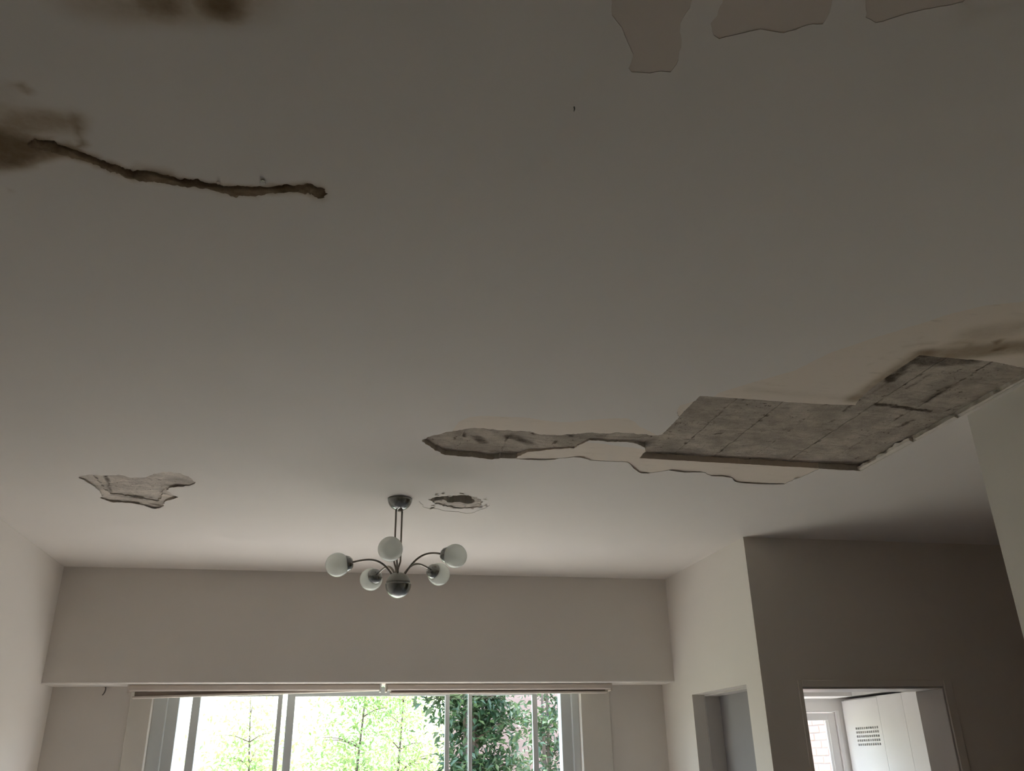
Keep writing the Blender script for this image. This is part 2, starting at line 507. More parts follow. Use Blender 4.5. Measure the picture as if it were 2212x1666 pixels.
left_main = z([(310, 325), (400, 290), (480, 280), (560, 285), (700, 290), (830, 280), (930, 300), (1000, 325), (1100, 320), (1200, 318), (1290, 280), (1400, 250), (1540, 240),
               (1680, 275), (1780, 320), (1860, 380), (1800, 420), (1700, 440), (1600, 445), (1520, 460), (1480, 500), (1560, 545), (1630, 580), (1570, 615), (1480, 625),
               (1450, 660), (1440, 690), (1350, 735), (1250, 725), (1180, 690), (1040, 660), (900, 650), (720, 635), (590, 590), (610, 540), (520, 440), (400, 380)], Z8)
left_in = z([(490, 310), (560, 297), (830, 292), (990, 325), (1100, 340), (1200, 330), (1300, 345), (1380, 370), (1400, 440), (1420, 540), (1400, 600), (1350, 650), (1150, 610),
             (1000, 585), (720, 548), (640, 470), (560, 380)], Z8)
hole_out = z([(60, 540), (160, 470), (300, 360), (420, 320), (650, 300), (950, 280), (1150, 300), (1400, 340), (1600, 400), (1880, 480), (1940, 620), (1850, 700), (1600, 790),
              (1450, 850), (1300, 855), (1150, 820), (750, 790), (520, 735), (360, 735), (180, 690), (150, 620)], ZR)
hole_mid = z([(300, 490), (400, 460), (550, 415), (800, 400), (1000, 380), (1400, 375), (1600, 450), (1720, 590), (1680, 700), (1450, 720), (1200, 735), (950, 700), (700, 670), (450, 600)], ZR)
hole_deep = z([(390, 480), (540, 440), (740, 420), (860, 445), (960, 412), (1100, 400), (1380, 405), (1460, 450), (1540, 560), (1380, 620), (1300, 630), (1150, 600), (1000, 590),
               (880, 605), (790, 555), (620, 545), (480, 530)], ZR)
tan_1 = z([(95, -60), (100, 80), (150, 140), (180, 220), (210, 280), (185, 350), (200, 370), (270, 375), (400, 370), (430, 330), (455, 220), (450, 120), (500, 40), (530, -60)], ZT)
tan_2 = z([(680, -60), (640, 80), (605, 120), (620, 180), (650, 200), (750, 175), (860, 150), (980, 170), (1100, 130), (1180, 125), (1220, 50), (1240, -60)], ZT)
tan_3 = z([(1395, -60), (1400, 90), (1450, 118), (1550, 90), (1700, 50), (1900, 10), (1950, -60)], ZT)

# name, outline, depth of the recess, roughness of the floor of the recess, material, label of the part
LEVELS = [
    ('ceiling', None, 0.0, 0.0, 'paint', None),
    ('bare_undercoat', rough(tan_1, 0.0016, seed=1), 0.0009, 0, 'tan', 'brownish strip of bare undercoat where paint has come off'),
    ('bare_undercoat', rough(tan_2, 0.0016, seed=2), 0.0009, 0, 'tan', 'broad tan patch of bare undercoat'),
    ('bare_undercoat', rough(tan_3, 0.0016, seed=3), 0.0009, 0, 'tan', 'greenish tan patch of bare undercoat'),
    ('peeled_patch', rough(peel_big, 0.0016, seed=4), 0.0005, 0, 'undercoat', 'large damp-browned area of peeled paint beside the exposed slab'),
    ('peeled_patch', rough(peel_up, 0.002, seed=5), 0.0011, 0, 'undercoat', 'pale band of peeled paint on the near side of the gash'),
    ('peeled_patch', rough(peel_low, 0.0026, seed=6), 0.0018, 0, 'undercoat', 'pale band of peeled paint with a cracked lip on the window side'),
    ('peeled_patch', rough(small_nick, 0.002, seed=7), 0.003, 0, 'undercoat', 'small nick in the paint'),
    ('broken_plaster', rough(left_main, 0.006, 0.012, seed=8), 0.006, 0.002, 'plaster', 'ragged island of flaked plaster'),
    ('broken_plaster', rough(left_in, 0.007, 0.012, seed=9), 0.012, 0.003, 'plaster', 'inner layer of flaked plaster'),
    ('broken_plaster', rough(hole_out, 0.004, seed=10), 0.0016, 0.0004, 'paint', 'cracked paint ring around the hole'),
    ('broken_plaster', rough(hole_mid, 0.010, 0.012, seed=11), 0.007, 0.0035, 'plaster', 'crumbled plaster around the hole'),
    ('ceiling_hole', rough(hole_deep, 0.008, 0.012, seed=12), 0.05, 0.004, 'hole', 'dark hole through the plaster'),
]
SLAB_DEPTH = 0.028
slab_out = rough(slab_poly, lambda p: 0.0045 if p[0] < 1.22 else 0.0014, 0.009, seed=20)


def inside(poly, P):
    P = np.asarray(P); x, y = P[:, 0], P[:, 1]; res = np.zeros(len(P), bool)
    p = np.asarray(poly); q = np.roll(p, -1, axis=0)
    for (x0, y0), (x1, y1) in zip(p, q):
        if y0 == y1: continue
        c = ((y0 > y) != (y1 > y)) & (x < (x1 - x0) * (y - y0) / (y1 - y0) + x0)
        res ^= c
    return res


CX0, CX1, CY0, CY1 = XL - 0.22, 5.2, YBACK - 0.2, YW + 0.2
pts = [(CX0, CY0), (CX1, CY0), (CX1, CY1), (CX0, CY1)]; edges = [(0, 1), (1, 2), (2, 3), (3, 0)]


def add_loop(poly):
    b = len(pts); n = len(poly); pts.extend(poly)
    edges.extend((b + i, b + (i + 1) % n) for i in range(n))


for L in LEVELS[1:]:
    add_loop(L[1])
add_loop(slab_out)
# joints between the strips of the exposed slab: lines along the room
sp = np.array(slab_poly)
JX = [0.47, 0.66, 0.85, 1.04, 1.24, 1.43, 1.62, 1.80, 1.985, 2.17]
JW = 0.0012
for jx in JX:
    for s in (-1, 1):
        b = len(pts)
        ys = np.arange(2.1, 3.5, 0.03)
        pts.extend((jx + s * JW + 0.0016 * math.sin(yy * 37 + jx * 50) + 0.001 * s * math.sin(yy * 91), yy) for yy in ys)
        edges.extend((b + i, b + i + 1) for i in range(len(ys) - 1))


def grid(x0, x1, y0, y1, st, poly=None):
    X, Y = np.meshgrid(np.arange(x0, x1, st), np.arange(y0, y1, st))
    P = np.stack([X.ravel(), Y.ravel()], 1) + rng.uniform(-0.3, 0.3, (X.size, 2)) * st
    if poly is not None: P = P[inside(poly, P)]
    pts.extend(map(tuple, P))


grid(-1.3, 2.36, 0.7, 5.9, 0.06)
grid(-1.1, 0.5, 0.85, 2.05, 0.018)
grid(1.2, 2.3, 1.75, 2.7, 0.025)
grid(0.2, 2.4, 2.1, 3.5, 0.012, slab_poly)
for L in LEVELS[8:]:
    grid(-1.8, 1.2, 3.4, 4.9, 0.012, L[1])

cv, ce, cf, ov, oe, of = delaunay_2d_cdt([Vector(p) for p in pts], edges, [], 0, 1e-5)
V2 = np.array([(v.x, v.y) for v in cv]); F = np.array([f for f in cf])
cen = V2[F].mean(axis=1)
lev = np.zeros(len(F), int)
for i, L in enumerate(LEVELS):
    if i: lev[inside(L[1], cen)] = i
ins = inside(slab_out, cen)
NB = len(LEVELS)
# strips numbered between the joints, plus one level for all the joints
ji = np.searchsorted(np.array(JX), cen[:, 0])
wob = 0.0016 * np.sin(cen[:, 1] * 37 + cen[:, 0] * 50)
injoint = np.zeros(len(F), bool)
for k, jx in enumerate(JX):
    injoint |= np.abs(cen[:, 0] - jx - 0.0016 * np.sin(cen[:, 1] * 37 + jx * 50)) < JW
lev[ins] = NB + 1 + ji[ins]
lev[ins & injoint] = NB
srng = np.random.default_rng(3)
depth = {i: L[2] for i, L in enumerate(LEVELS)}; amp = {i: L[3] for i, L in enumerate(LEVELS)}
depth[NB] = SLAB_DEPTH + 0.0025; amp[NB] = 0.001
for k in range(len(JX) + 1):
    depth[NB + 1 + k] = SLAB_DEPTH + srng.uniform(-0.0015, 0.0015); amp[NB + 1 + k] = 0.0022
vn = (np.sin(V2[:, 0] * 61 + 3 * np.sin(V2[:, 1] * 23)) + np.sin(V2[:, 1] * 83 + 2 * np.sin(V2[:, 0] * 47)) + rng.normal(0, 0.5, len(V2))) / 2.2


mould_m = []
srng = np.random.default_rng(3)


def seg_dist(P, a, b):
    a = np.array(a); b = np.array(b); d = b - a; l2 = max(d @ d, 1e-9)
    t = np.clip(((P - a) @ d) / l2, 0, 1)
    return np.linalg.norm(P - (a + t[:, None] * d), axis=1)


def capsules(items):
    out = np.zeros(len(V2))
    for x0, y0, x1, y1, r, soft, st in items:
        d = seg_dist(V2, ceil_pt(x0, y0), ceil_pt(x1, y1))
        s = np.clip(1 - (d - r) / soft, 0, 1); s = s * s * (3 - 2 * s) * st
        out = 1 - (1 - out) * (1 - s)
    return out


def capsules_m(items, out):
    for a, b, r, soft, st in items:
        near = np.abs(V2 - a).max(axis=1) < 0.08
        d = seg_dist(V2[near], a, b); s = np.clip(1 - (d - r) / soft, 0, 1); s = s * s * (3 - 2 * s) * st
        out[near] = 1 - (1 - out[near]) * (1 - s)
    return out


TRAIL = [(62, 316, 14), (80, 315, 16), (107, 314, 17), (134, 324, 17), (174, 337, 13), (214, 351, 11), (248, 364, 12), (284, 378, 15), (334, 381, 15), (378, 390, 14), (421, 397, 12),
         (468, 406, 11), (502, 412, 17), (535, 413, 15), (585, 409, 10), (635, 408, 13), (669, 408, 15), (687, 416, 17), (690, 428, 9)]
brown = [(180, -25, 520, -25, .03, .10, .34), (335, -30, 345, -2, .008, .05, .7), (455, -35, 475, 0, .012, .05, .8), (250, 20, 480, 30, .0, .06, .14),
         (-90, 320, 10, 318, .03, .06, .85), (-40, 285, 70, 320, .008, .05, .55), (0, 325, 150, 322, .006, .035, .5),
         (-30, 250, 150, 275, .022, .035, .30), (60, 270, 165, 255, .02, .03, .24), (166, 250, 176, 318, .001, .014, .34), (178, 313, 180, 316, .002, .008, .5), (90, 235, 120, 262, .008, .03, .18), (0, 345, 110, 330, .01, .03, .45), (45, 186, 60, 196, .003, .022, .42),
         (28, 414, 34, 416, .002, .008, .4), (-20, 365, 50, 352, .004, .04, .32), (0, 200, 30, 260, .01, .06, .25), (300, 358, 370, 372, .004, .022, .25),
         (2260, 745, 2020, 768, .025, .07, .55), (2260, 700, 2100, 725, .02, .09, .35), (1990, 765, 1850, 862, .01, .06, .5), (1840, 862, 1620, 842, .004, .05, .2),
         (2100, -20, 2070, 60, .006, .025, .2), (2200, 0, 2100, 15, .006, .02, .18), (2068, 55, 2063, 82, .001, .008, .3), (2134, 764, 2150, 757, .001, .006, .9), (2150, 740, 2165, 737, .001, .005, .5), (2100, 740, 1960, 745, .002, .012, .3), (1990, 730, 1870, 790, .001, .012, .25), (1810, 823, 1850, 826, .001, .006, .5)]
brown += [(TRAIL[i][0], TRAIL[i][1], TRAIL[i + 1][0], TRAIL[i + 1][1], .012, .022, .30) for i in range(len(TRAIL) - 1)]
green = [(860, 1015, 960, 1018, .03, .16, .8), (760, 1052, 840, 1056, .03, .14, .8), (1060, 1045, 1100, 1047, .02, .1, .5)]  # faint green spots tinted into the ceiling around the lamp
mould = [(1995, 775, 2010, 778, .01, .04, 1), (1985, 785, 1925, 838, .005, .03, .8), (1920, 828, 1925, 838, .004, .02, 1), (2010, 795, 2100, 790, .03, .05, .75), (2100, 780, 2160, 790, .01, .04, .5),
         (1895, 888, 1935, 890, .006, .016, 1), (1935, 892, 2012, 903, .005, .016, 1), (2000, 880, 2060, 848, .01, .03, .6), (1880, 868, 1960, 820, .003, .02, .5), (1960, 855, 2010, 825, .001, .014, .7),
         (1835, 878, 1858, 880, .004, .014, 1), (1825, 903, 1845, 890, .002, .012, .9), (1732, 923, 1738, 920, .002, .012, .9), (1795, 928, 1805, 921, .002, .01, .8), (1945, 935, 1975, 922, .004, .02, .7),
         (1890, 950, 1960, 930, .0, .02, .45), (1545, 952, 1560, 950, .002, .01, .9), (1475, 961, 1500, 963, .001, .008, .8), (1460, 930, 1480, 925, .002, .014, .6), (1490, 905, 1492, 905, .001, .01, .6),
         (1605, 880, 1620, 868, .001, .012, .7), (1515, 945, 1640, 950, .0, .05, .4), (1700, 955, 1760, 958, .0, .03, .4), (1780, 945, 1800, 940, .0, .02, .5), (1420, 940, 1432, 946, .003, .02, .8),
         (1030, 955, 1045, 965, .012, .025, .75), (980, 950, 983, 960, .001, .012, .8), (1080, 932, 1150, 936, .004, .025, .7), (1150, 945, 1156, 947, .002, .012, 1), (1230, 944, 1236, 946, .003, .012, 1),
         (1100, 955, 1140, 965, .006, .03, .6), (1225, 961, 1240, 962, .001, .01, .8), (930, 945, 965, 938, .002, .02, .6), (1030, 930, 1060, 940, .003, .02, .6), (1290, 947, 1420, 950, .002, .018, .55), (1060, 985, 1120, 987, .003, .02, .6),
         (935, 948, 1000, 935, .004, .02, .5), (1000, 932, 1150, 938, .003, .018, .6), (1075, 945, 1150, 968, .015, .04, .45), (960, 975, 1010, 978, .004, .02, .45), (1000, 950, 1060, 975, .01, .03, .35), (1160, 975, 1230, 968, .002, .016, .5), (1180, 950, 1300, 945, .002, .014, .4), (1700, 985, 1745, 988, .002, .01, .6), (1870, 998, 1940, 962, .0, .02, .4), (2045, 902, 2060, 897, .002, .01, 1), (2065, 895, 2078, 891, .001, .008, .9),
         (225, 1030, 232, 1045, .002, .02, .9), (232, 1045, 238, 1068, .002, .018, .7), (235, 1072, 330, 1080, .002, .02, .55), (290, 1077, 305, 1080, .004, .02, .8), (325, 1092, 345, 1094, .005, .02, .8),
         (355, 1050, 385, 1052, .002, .018, .5), (210, 1027, 270, 1028, .001, .012, .7), (335, 1037, 345, 1040, .003, .015, .7), (350, 1068, 378, 1075, .003, .02, .6)]
for jx in JX:
    for yy in np.arange(2.2, 3.38, 0.022):
        if srng.random() < 0.36:
            pa = np.array([jx + srng.normal(0, 0.004), yy]); pb = pa + srng.normal(0, 1, 2) * (0.004, 0.012)
            mould_m.append((pa, pb, srng.uniform(0.0005, 0.003), srng.uniform(0.006, 0.013), srng.uniform(0.4, 1.0)))
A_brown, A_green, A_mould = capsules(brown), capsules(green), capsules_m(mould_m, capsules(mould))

# mesh each level, with the broken edge standing between two levels
edge_faces = {}
for fi, f in enumerate(F):
    for a, b in ((f[0], f[1]), (f[1], f[2]), (f[2], f[0])):
        edge_faces.setdefault((min(a, b), max(a, b)), []).append(fi)
buf = {}


def level_buf(l):
    return buf.setdefault(l, {'ix': {}, 'v': [], 'src': [], 'f': [], 'm': []})


def zval(l, v):
    k = 1.0
    if l >= NB:      # the narrow gash between the two openings is shallower
        x = V2[v][0]
        k = 0.8 if x < 0.7 else 0.8 - 0.5 * min(1, (x - 0.7) / 0.12) if x < 1.1 else 0.3 + 0.7 * min(1, max(0, (x - 1.18) / 0.10))
    return ZC + depth[l] * k + amp[l] * vn[v] * k


def vid(B, l, v, zl):
    k = (v, zl)
    if k not in B['ix']:
        B['ix'][k] = len(B['v']); B['v'].append((V2[v][0], V2[v][1], zval(zl, v))); B['src'].append(v)
    return B['ix'][k]


for fi, f in enumerate(F):
    l = lev[fi]; B = level_buf(l)
    B['f'].append([vid(B, l, v, l) for v in f][::-1]); B['m'].append(0)
for (a, b), fs in edge_faces.items():
    if len(fs) != 2: continue
    l0, l1 = lev[fs[0]], lev[fs[1]]
    if l0 == l1: continue
    sh, dp = (l0, l1) if depth[l0] < depth[l1] else (l1, l0)
    B = level_buf(sh)
    # separate (unshared) edge vertices keep the lip crisp
    q = []
    for v, zl in ((a, sh), (b, sh), (b, dp), (a, dp)):
        q.append(len(B['v'])); B['v'].append((V2[v][0], V2[v][1], zval(zl, v))); B['src'].append(v)
    B['f'].append(q); B['m'].append(1)


def level_obj(l, name, mats, parent, extra=None):
    B = buf[l]; me = bpy.data.meshes.new(name)
    vv = list(B['v']); ff = list(B['f']); mm = list(B['m'])
    nsrc = len(vv)
    if extra:
        for (x0, x1, y0, y1, z0, z1) in extra:
            t = MB().box(x0, x1, y0, y1, z0, z1); b = len(vv)
            vv += t.v; ff += [[b + i for i in g] for g in t.f]; mm += [1] * len(t.f)
    me.from_pydata(vv, [], ff)
    for mt in mats: me.materials.append(mt)
    me.polygons.foreach_set('material_index', mm)
    src = np.array(B['src'])
    for nm, arr in (('damp_brown', A_brown), ('faint_green', A_green), ('mould', A_mould)):
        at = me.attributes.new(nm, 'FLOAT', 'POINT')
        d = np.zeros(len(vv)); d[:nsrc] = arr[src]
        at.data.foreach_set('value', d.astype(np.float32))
    if amp[l]:
        me.polygons.foreach_set('use_smooth', [m_ == 0 for m_ in mm])
    me.update()
    return link(bpy.data.objects.new(name, me), parent)


ceiling = level_obj(0, 'ceiling', [M['paint'], M['plaster_edge']], None, [(CX0, CX1, CY0, CY1, ZC + 0.075, ZC + 0.25)])
tag(ceiling, 'water-damaged painted ceiling with peeled patches and an exposed slab', 'ceiling', kind='structure')
for i, L in enumerate(LEVELS):
    if i and i in buf:
        o = level_obj(i, L[0], [M[L[4]], M['plaster_edge'] if i > 7 else M['undercoat']], ceiling)
        o['label'] = L[5]
for k in range(len(JX) + 1):
    if NB + 1 + k in buf:
        level_obj(NB + 1 + k, 'slab_strip', [M['slab'], M['slab']], ceiling)
level_obj(NB, 'slab_joint', [M['joint'], M['joint']], ceiling)

# white plaster bead left along the old wall line at the hallway mouth
for (ya, yb, w_, h_) in ((2.98, 3.372, 0.026, 0.025), (2.70, 2.955, 0.016, 0.018), (2.28, 2.68, 0.012, 0.020)):
    bd = MB(); nb = int((yb - ya) / 0.03) + 2; r_ = np.random.default_rng(int(ya * 100))
    for i in range(nb):
        yy = ya + (yb - ya) * i / (nb - 1); q = r_.uniform(0.45, 1.1)
        bd.v += [(2.360 - w_ * q, yy, ZC + h_ * q), (2.350 - w_ * 0.4 * q, yy, ZC + h_ * 0.35), (2.362, yy, ZC - 0.001), (2.366, yy, ZC + h_ * q)]
    for i in range(nb - 1):
        for k in range(4):
            k2 = (k + 1) % 4
            bd.f.append([i * 4 + k, i * 4 + k2, i * 4 + 4 + k2, i * 4 + 4 + k]); bd.s.append(False)
    bd.f += [[0, 1, 2, 3], [nb * 4 - 4 + k for k in (3, 2, 1, 0)]]; bd.s += [False, False]
    o = bd.build('plaster_bead', M['white_plaster'], ceiling); o['label'] = 'pale strip of plaster along the old wall line'

# damp crack with a raised, ragged lip
def smooth_path(P, n):
    P = np.array(P, float); out = []
    for i in range(len(P) - 1):
        p0, p1, p2, p3 = P[max(i - 1, 0)], P[i], P[i + 1], P[min(i + 2, len(P) - 1)]
        for t in np.linspace(0, 1, n, endpoint=False):
            out.append(0.5 * (2 * p1 + (p2 - p0) * t + (2 * p0 - 5 * p1 + 4 * p2 - p3) * t * t + (3 * p1 - p0 - 3 * p2 + p3) * t ** 3))
    out.append(P[-1]); return np.array(out)


tp = []
for x, y, w in TRAIL:
    a = np.array(ceil_pt(x, y)); b = np.array(ceil_pt(x, y + w))
    tp.append((a[0], a[1], np.linalg.norm(b - a) * 0.62))
tp = smooth_path(tp, 8)
drift = [0.0, 0.0]; mbk = MB(); K = 9; cr = np.random.default_rng(5)
for i, (x, y, w) in enumerate(tp):
    a = tp[max(i - 1, 0)]; b = tp[min(i + 1, len(tp) - 1)]
    d = np.array([b[0] - a[0], b[1] - a[1]]); d /= max(np.linalg.norm(d), 1e-9); nn = np.array([-d[1], d[0]])
    end = min(1, (len(tp) - 1 - i) / 3 + 0.15, i / 14 + 0.25)
    for sd_ in (0, 1):
        drift[sd_] = 0.72 * drift[sd_] + cr.normal(0, 0.0022)
    for k in range(K):
        s = -1 + 2 * k / (K - 1)
        j = cr.normal(0, 0.0010) if 0 < k < K - 1 else 0
        e = (drift[0] * -min(s, 0) + drift[1] * max(s, 0)) + (cr.normal(0, 0.0012) if k in (0, K - 1) else 0)
        hgt = (1 - s * s) ** 0.8 * 0.0048 * end * (0.7 + 0.5 * math.sin(i * 0.31) ** 2)
        mbk.v.append((x + nn[0] * (s * w * end * 1.08 + e), y + nn[1] * (s * w * end * 1.08 + e), ZC - hgt + j + (0.0012 if k in (0, K - 1) else 0)))
n = len(tp)
for i in range(n - 1):
    for k in range(K - 1):
        mbk.f.append([i * K + k, i * K + k + 1, (i + 1) * K + k + 1, (i + 1) * K + k]); mbk.s.append(True)
crack = mbk.build('damp_crack', M['crack'], ceiling)
crack['label'] = 'long dark brown damp crack with a swollen lip'

# curled paint lips along the window-side edge of the peeled band and flakes around the hole
def flake(pa, w, drop, seed, parent, mat=M['paint']):
    r = np.random.default_rng(seed); m_ = MB(); P = smooth_path([(p[0], p[1], 0) for p in pa], 5)
    for i, (x, y, _) in enumerate(P):
        t = i / (len(P) - 1); e = math.sin(math.pi * t) ** 0.5 if 0 < t < 1 else 0
        a = P[max(i - 1, 0)]; b = P[min(i + 1, len(P) - 1)]
        d = (b - a)[:2]; d = d / max(np.linalg.norm(d), 1e-9); nn = np.array([-d[1], d[0]])
        if nn[1] > 0: nn = -nn
        for k, (s, zz) in enumerate(((0, 0.0), (0.5, 0.35), (1, 1.0))):
            ww = s * w * e * (0.8 + 0.4 * r.random())
            for th in (0, 0.0009):
                m_.v.append((x + nn[0] * ww, y + nn[1] * ww, ZC - 0.0002 - zz * drop * e - 0.0009 + th))
    n_ = len(P)
    for i in range(n_ - 1):
        for k in range(2):
            b = i * 6 + k * 2
            m_.f.append([b, b + 2, b + 8, b + 6]); m_.s.append(True)
            m_.f.append([b + 1, b + 7, b + 9, b + 3]); m_.s.append(True)
        b = i * 6
        m_.f.append([b + 4, b + 10, b + 11, b + 5]); m_.s.append(True)
    return m_.build('paint_flake', mat, parent)


lips = [z([(910, 490), (980, 492), (1080, 495), (1180, 488)], Z6), z([(1330, 470), (1400, 480), (1450, 497)], Z6), z([(1755, 512), (1790, 560), (1840, 595), (1920, 600)], Z6),
        z([(2085, 575), (2150, 585), (2212, 595)], Z6), z([(270, 955), (330, 965), (450, 965)], Z7), z([(490, 985), (560, 990), (610, 995)], Z7),
        z([(610, 995), (630, 1018), (760, 1030), (900, 1030)], Z7), z([(950, 1000), (985, 995)], Z7), z([(1140, 948), (1220, 953), (1300, 955)], Z7)]
for i, p in enumerate(lips):
    flake(p, 0.011, 0.0032, 40 + i, ceiling)
hf = [[(640, 330), (760, 330)], [(1130, 325), (1250, 350)], [(310, 490), (430, 590)], [(370, 640), (480, 670)], [(870, 690), (970, 715)], [(1430, 720), (1530, 720)], [(1790, 640), (1870, 645)],
      [(1660, 695), (1720, 695)], [(1590, 590), (1700, 600)], [(360, 735), (500, 710)], [(1200, 620), (1320, 640)], [(480, 360), (540, 370)], [(1770, 480), (1860, 490)]]
for i, p in enumerate(hf):
    (x0, y0), (x1, y1) = p
    flake(z([(x0, y0), ((x0 + x1) / 2, (y0 + y1) / 2 + 8), (x1, y1)], ZR), 0.022, 0.006, 60 + i, ceiling)
lf = [[(590, 590), (720, 640), (880, 650)], [(900, 650), (1040, 662), (1150, 690)], [(320, 328), (400, 382), (500, 440)], [(1180, 692), (1300, 735), (1420, 715)], [(1480, 620), (1570, 612), (1625, 582)], [(1500, 465), (1600, 447), (1700, 440)]]
for i, p in enumerate(lf):
    flake(z(p, Z8), 0.016, 0.004, 80 + i, ceiling)

# two drops of water hanging by the crack, and a loose speck
for (px, py, r_, lab) in ((568, 391, 0.0068, 'bright water drop hanging beside the damp crack, nearer its tip'), (472, 392, 0.0045, 'small water drop hanging beside the damp crack, farther from its tip')):
    c = ceil_pt(px, py)
    d_ = MB().sphere((0, 0, 0), r_, 16, 10, 0.8).build('water_drop', M['water'])
    d_.location = (c[0], c[1], ZC - r_ * 0.8); tag(d_, lab, 'water drop')
c = ceil_pt(1240, 231)
sp_ = MB().tube([(0, 0, 0.002), (0.001, 0.0005, -0.004), (-0.0005, 0.001, -0.010)], [0.0016, 0.0014, 0.0006], 7).build('plaster_speck', M['hook'])
sp_.location = (c[0], c[1], ZC - 0.001); tag(sp_, 'tiny dark speck hanging from the bare middle of the ceiling', 'speck')

# ------------------------------------------------------------------ window
win = empty('window_1', ((WX0 + WX1) / 2, YW + 0.06, 0.06))
tag(win, 'wide sliding aluminium window with tall panes facing the garden', 'window', kind='structure')


def wpart(name, mb, mat, parent=win, bevel=0.003):
    mb.v = [(v[0] - win.location.x, v[1] - win.location.y, v[2] - win.location.z) for v in mb.v]
    return mb.build(name, mat, parent, bevel)


Y0 = YW + 0.05
wpart('jamb', MB().prism([(WX0, Y0), (WX0 + 0.085, Y0), (WX0 + 0.085, Y0 + 0.03), (WX0 + 0.155, Y0 + 0.03), (WX0 + 0.155, Y0 + 0.12), (WX0, Y0 + 0.12)], 'z', 0.06, WZ1), M['alu'])
wpart('jamb', MB().prism([(WX1, Y0), (WX1, Y0 + 0.12), (WX1 - 0.125, Y0 + 0.12), (WX1 - 0.125, Y0 + 0.03), (WX1 - 0.05, Y0 + 0.03), (WX1 - 0.05, Y0)], 'z', 0.06, WZ1), M['alu'])
wpart('head', MB().box(WX0 + 0.155, WX1 - 0.125, Y0, Y0 + 0.12, WZ1 - 0.05, WZ1), M['alu'])
wpart('sill', MB().box(WX0 + 0.155, WX1 - 0.125, Y0, Y0 + 0.12, 0.06, 0.10), M['alu'])
# sashes between their stiles (x, width) on two tracks
for (xa, wa, xb, wb, yo) in ((-0.862, 0.052, -0.323, 0.030, 0.045), (-0.252, 0.052, 0.818, 0.030, 0.08), (0.975, 0.026, 1.44, 0.036, 0.045)):
    xm = (xa + xb) / 2; y_ = Y0 + yo
    sash = wpart('sash', MB().box(xa, xb, y_, y_ + 0.028, WZ1 - 0.115, WZ1 - 0.055).box(xa, xb, y_, y_ + 0.028, 0.105, 0.19), M['alu'])
    wpart('stile', MB().box(xa - wa / 2, xa + wa / 2, y_ - 0.003, y_ + 0.031, 0.105, WZ1 - 0.055), M['alu'], sash)
    wpart('stile', MB().box(xb - wb / 2, xb + wb / 2, y_ - 0.003, y_ + 0.031, 0.105, WZ1 - 0.055), M['alu'], sash)
    wpart('pane', MB().box(xa + wa / 2, xb - wb / 2, y_ + 0.011, y_ + 0.016, 0.19, WZ1 - 0.115), M['glass'], sash, 0)
for xa, xb in ((WX0 + 0.155, -0.888), (-0.308, -0.278), (0.833, 0.962), (1.458, WX1 - 0.125)):
    wpart('pane', MB().box(xa, xb, Y0 + 0.095, Y0 + 0.1, 0.10, WZ1 - 0.05), M['glass'], win, 0)
for (xa, xb) in ((-1.258, WX0), (WX1, 1.966)):
    wpart('casing', MB().box(xa, xb, YW - 0.008, YW, 0.0, ZB), M['casing'], win, 0.004)

# ------------------------------------------------------------------ roller blinds under the shutter box
def blind(name, x0, x1, zl, zr, label):
    """headrail fixed to the box, rolled cloth, and a bottom bar whose two ends hang at zl and zr"""
    o = empty(name, (x0, 6.06, ZB))

    def part(nm, mb, mat, bevel=0.0, par=o):
        mb.v = [(v[0] - x0, v[1] - 6.06, v[2] - ZB) for v in mb.v]
        return mb.build(nm, mat, par, bevel)
    y = 6.06
    part('headrail', MB().prism([(y - 0.035, ZB), (y - 0.042, ZB - 0.012), (y - 0.042, ZB - 0.034), (y - 0.034, ZB - 0.042), (y + 0.03, ZB - 0.042), (y + 0.03, ZB)], 'x', x0, x1), M['blind'], 0.003)
    part('rolled_cloth', MB().tube([(x0 + 0.03, y + 0.008, zl + 0.026), (x1 - 0.03, y + 0.008, zr + 0.026)], 0.020, 18), M['blind_fabric'])
    b = MB(); pr = [(y - 0.026, 0.004), (y - 0.022, -0.004), (y + 0.022, -0.004), (y + 0.026, 0.004), (y + 0.022, 0.010), (y - 0.022, 0.010)]
    b.prism(pr, 'x', x0 + 0.02, x1 - 0.02)
    b.v = [(vx, vy, vz + (zl if vx < (x0 + x1) / 2 else zr)) for vx, vy, vz in b.v]
    part('bottom_bar', b, M['blind'], 0.002)
    for xe in (x0 - 0.012, x1):
        part('end_cap', MB().box(xe, xe + 0.012, y - 0.04, y + 0.03, ZB - 0.052, ZB), M['bracket'] if (xe > 0 and x0 < 0) else M['blind'], 0.002)
    return tag(o, label, 'roller blind', 'roller blinds under the shutter box')


blind('roller_blind', -1.237, 0.325, 2.022, 2.063, 'rolled-up brown blind hanging crooked over the left half of the window')
blind('roller_blind', 0.375, 1.925, 2.043, 2.041, 'rolled-up brown blind hanging straight over the right half of the window')
hk = MB().tube(bezier((0, 0, 0.012), (0.012, -0.03, 0.012), (0.012, -0.03, -0.02), (-0.006, -0.022, -0.035), 10), 0.004, 8).build('wall_hook', M['hook'])
hk.location = (-1.42, YW, 2.085); tag(hk, 'small dark curtain hook on the wall under the shutter box', 'hook')

# ------------------------------------------------------------------ chandelier
CX, CY = 0.283, 4.116
ch = empty('chandelier', (CX, CY, ZC))
tag(ch, 'five-armed steel ceiling lamp with round opal glass globes', 'ceiling lamp')


def bowl(r, h, n=12):      # open side up, pole down
    return [(r * math.sin(a), -h * math.cos(a)) for a in [math.pi / 2 * i / n for i in range(n + 1)]]


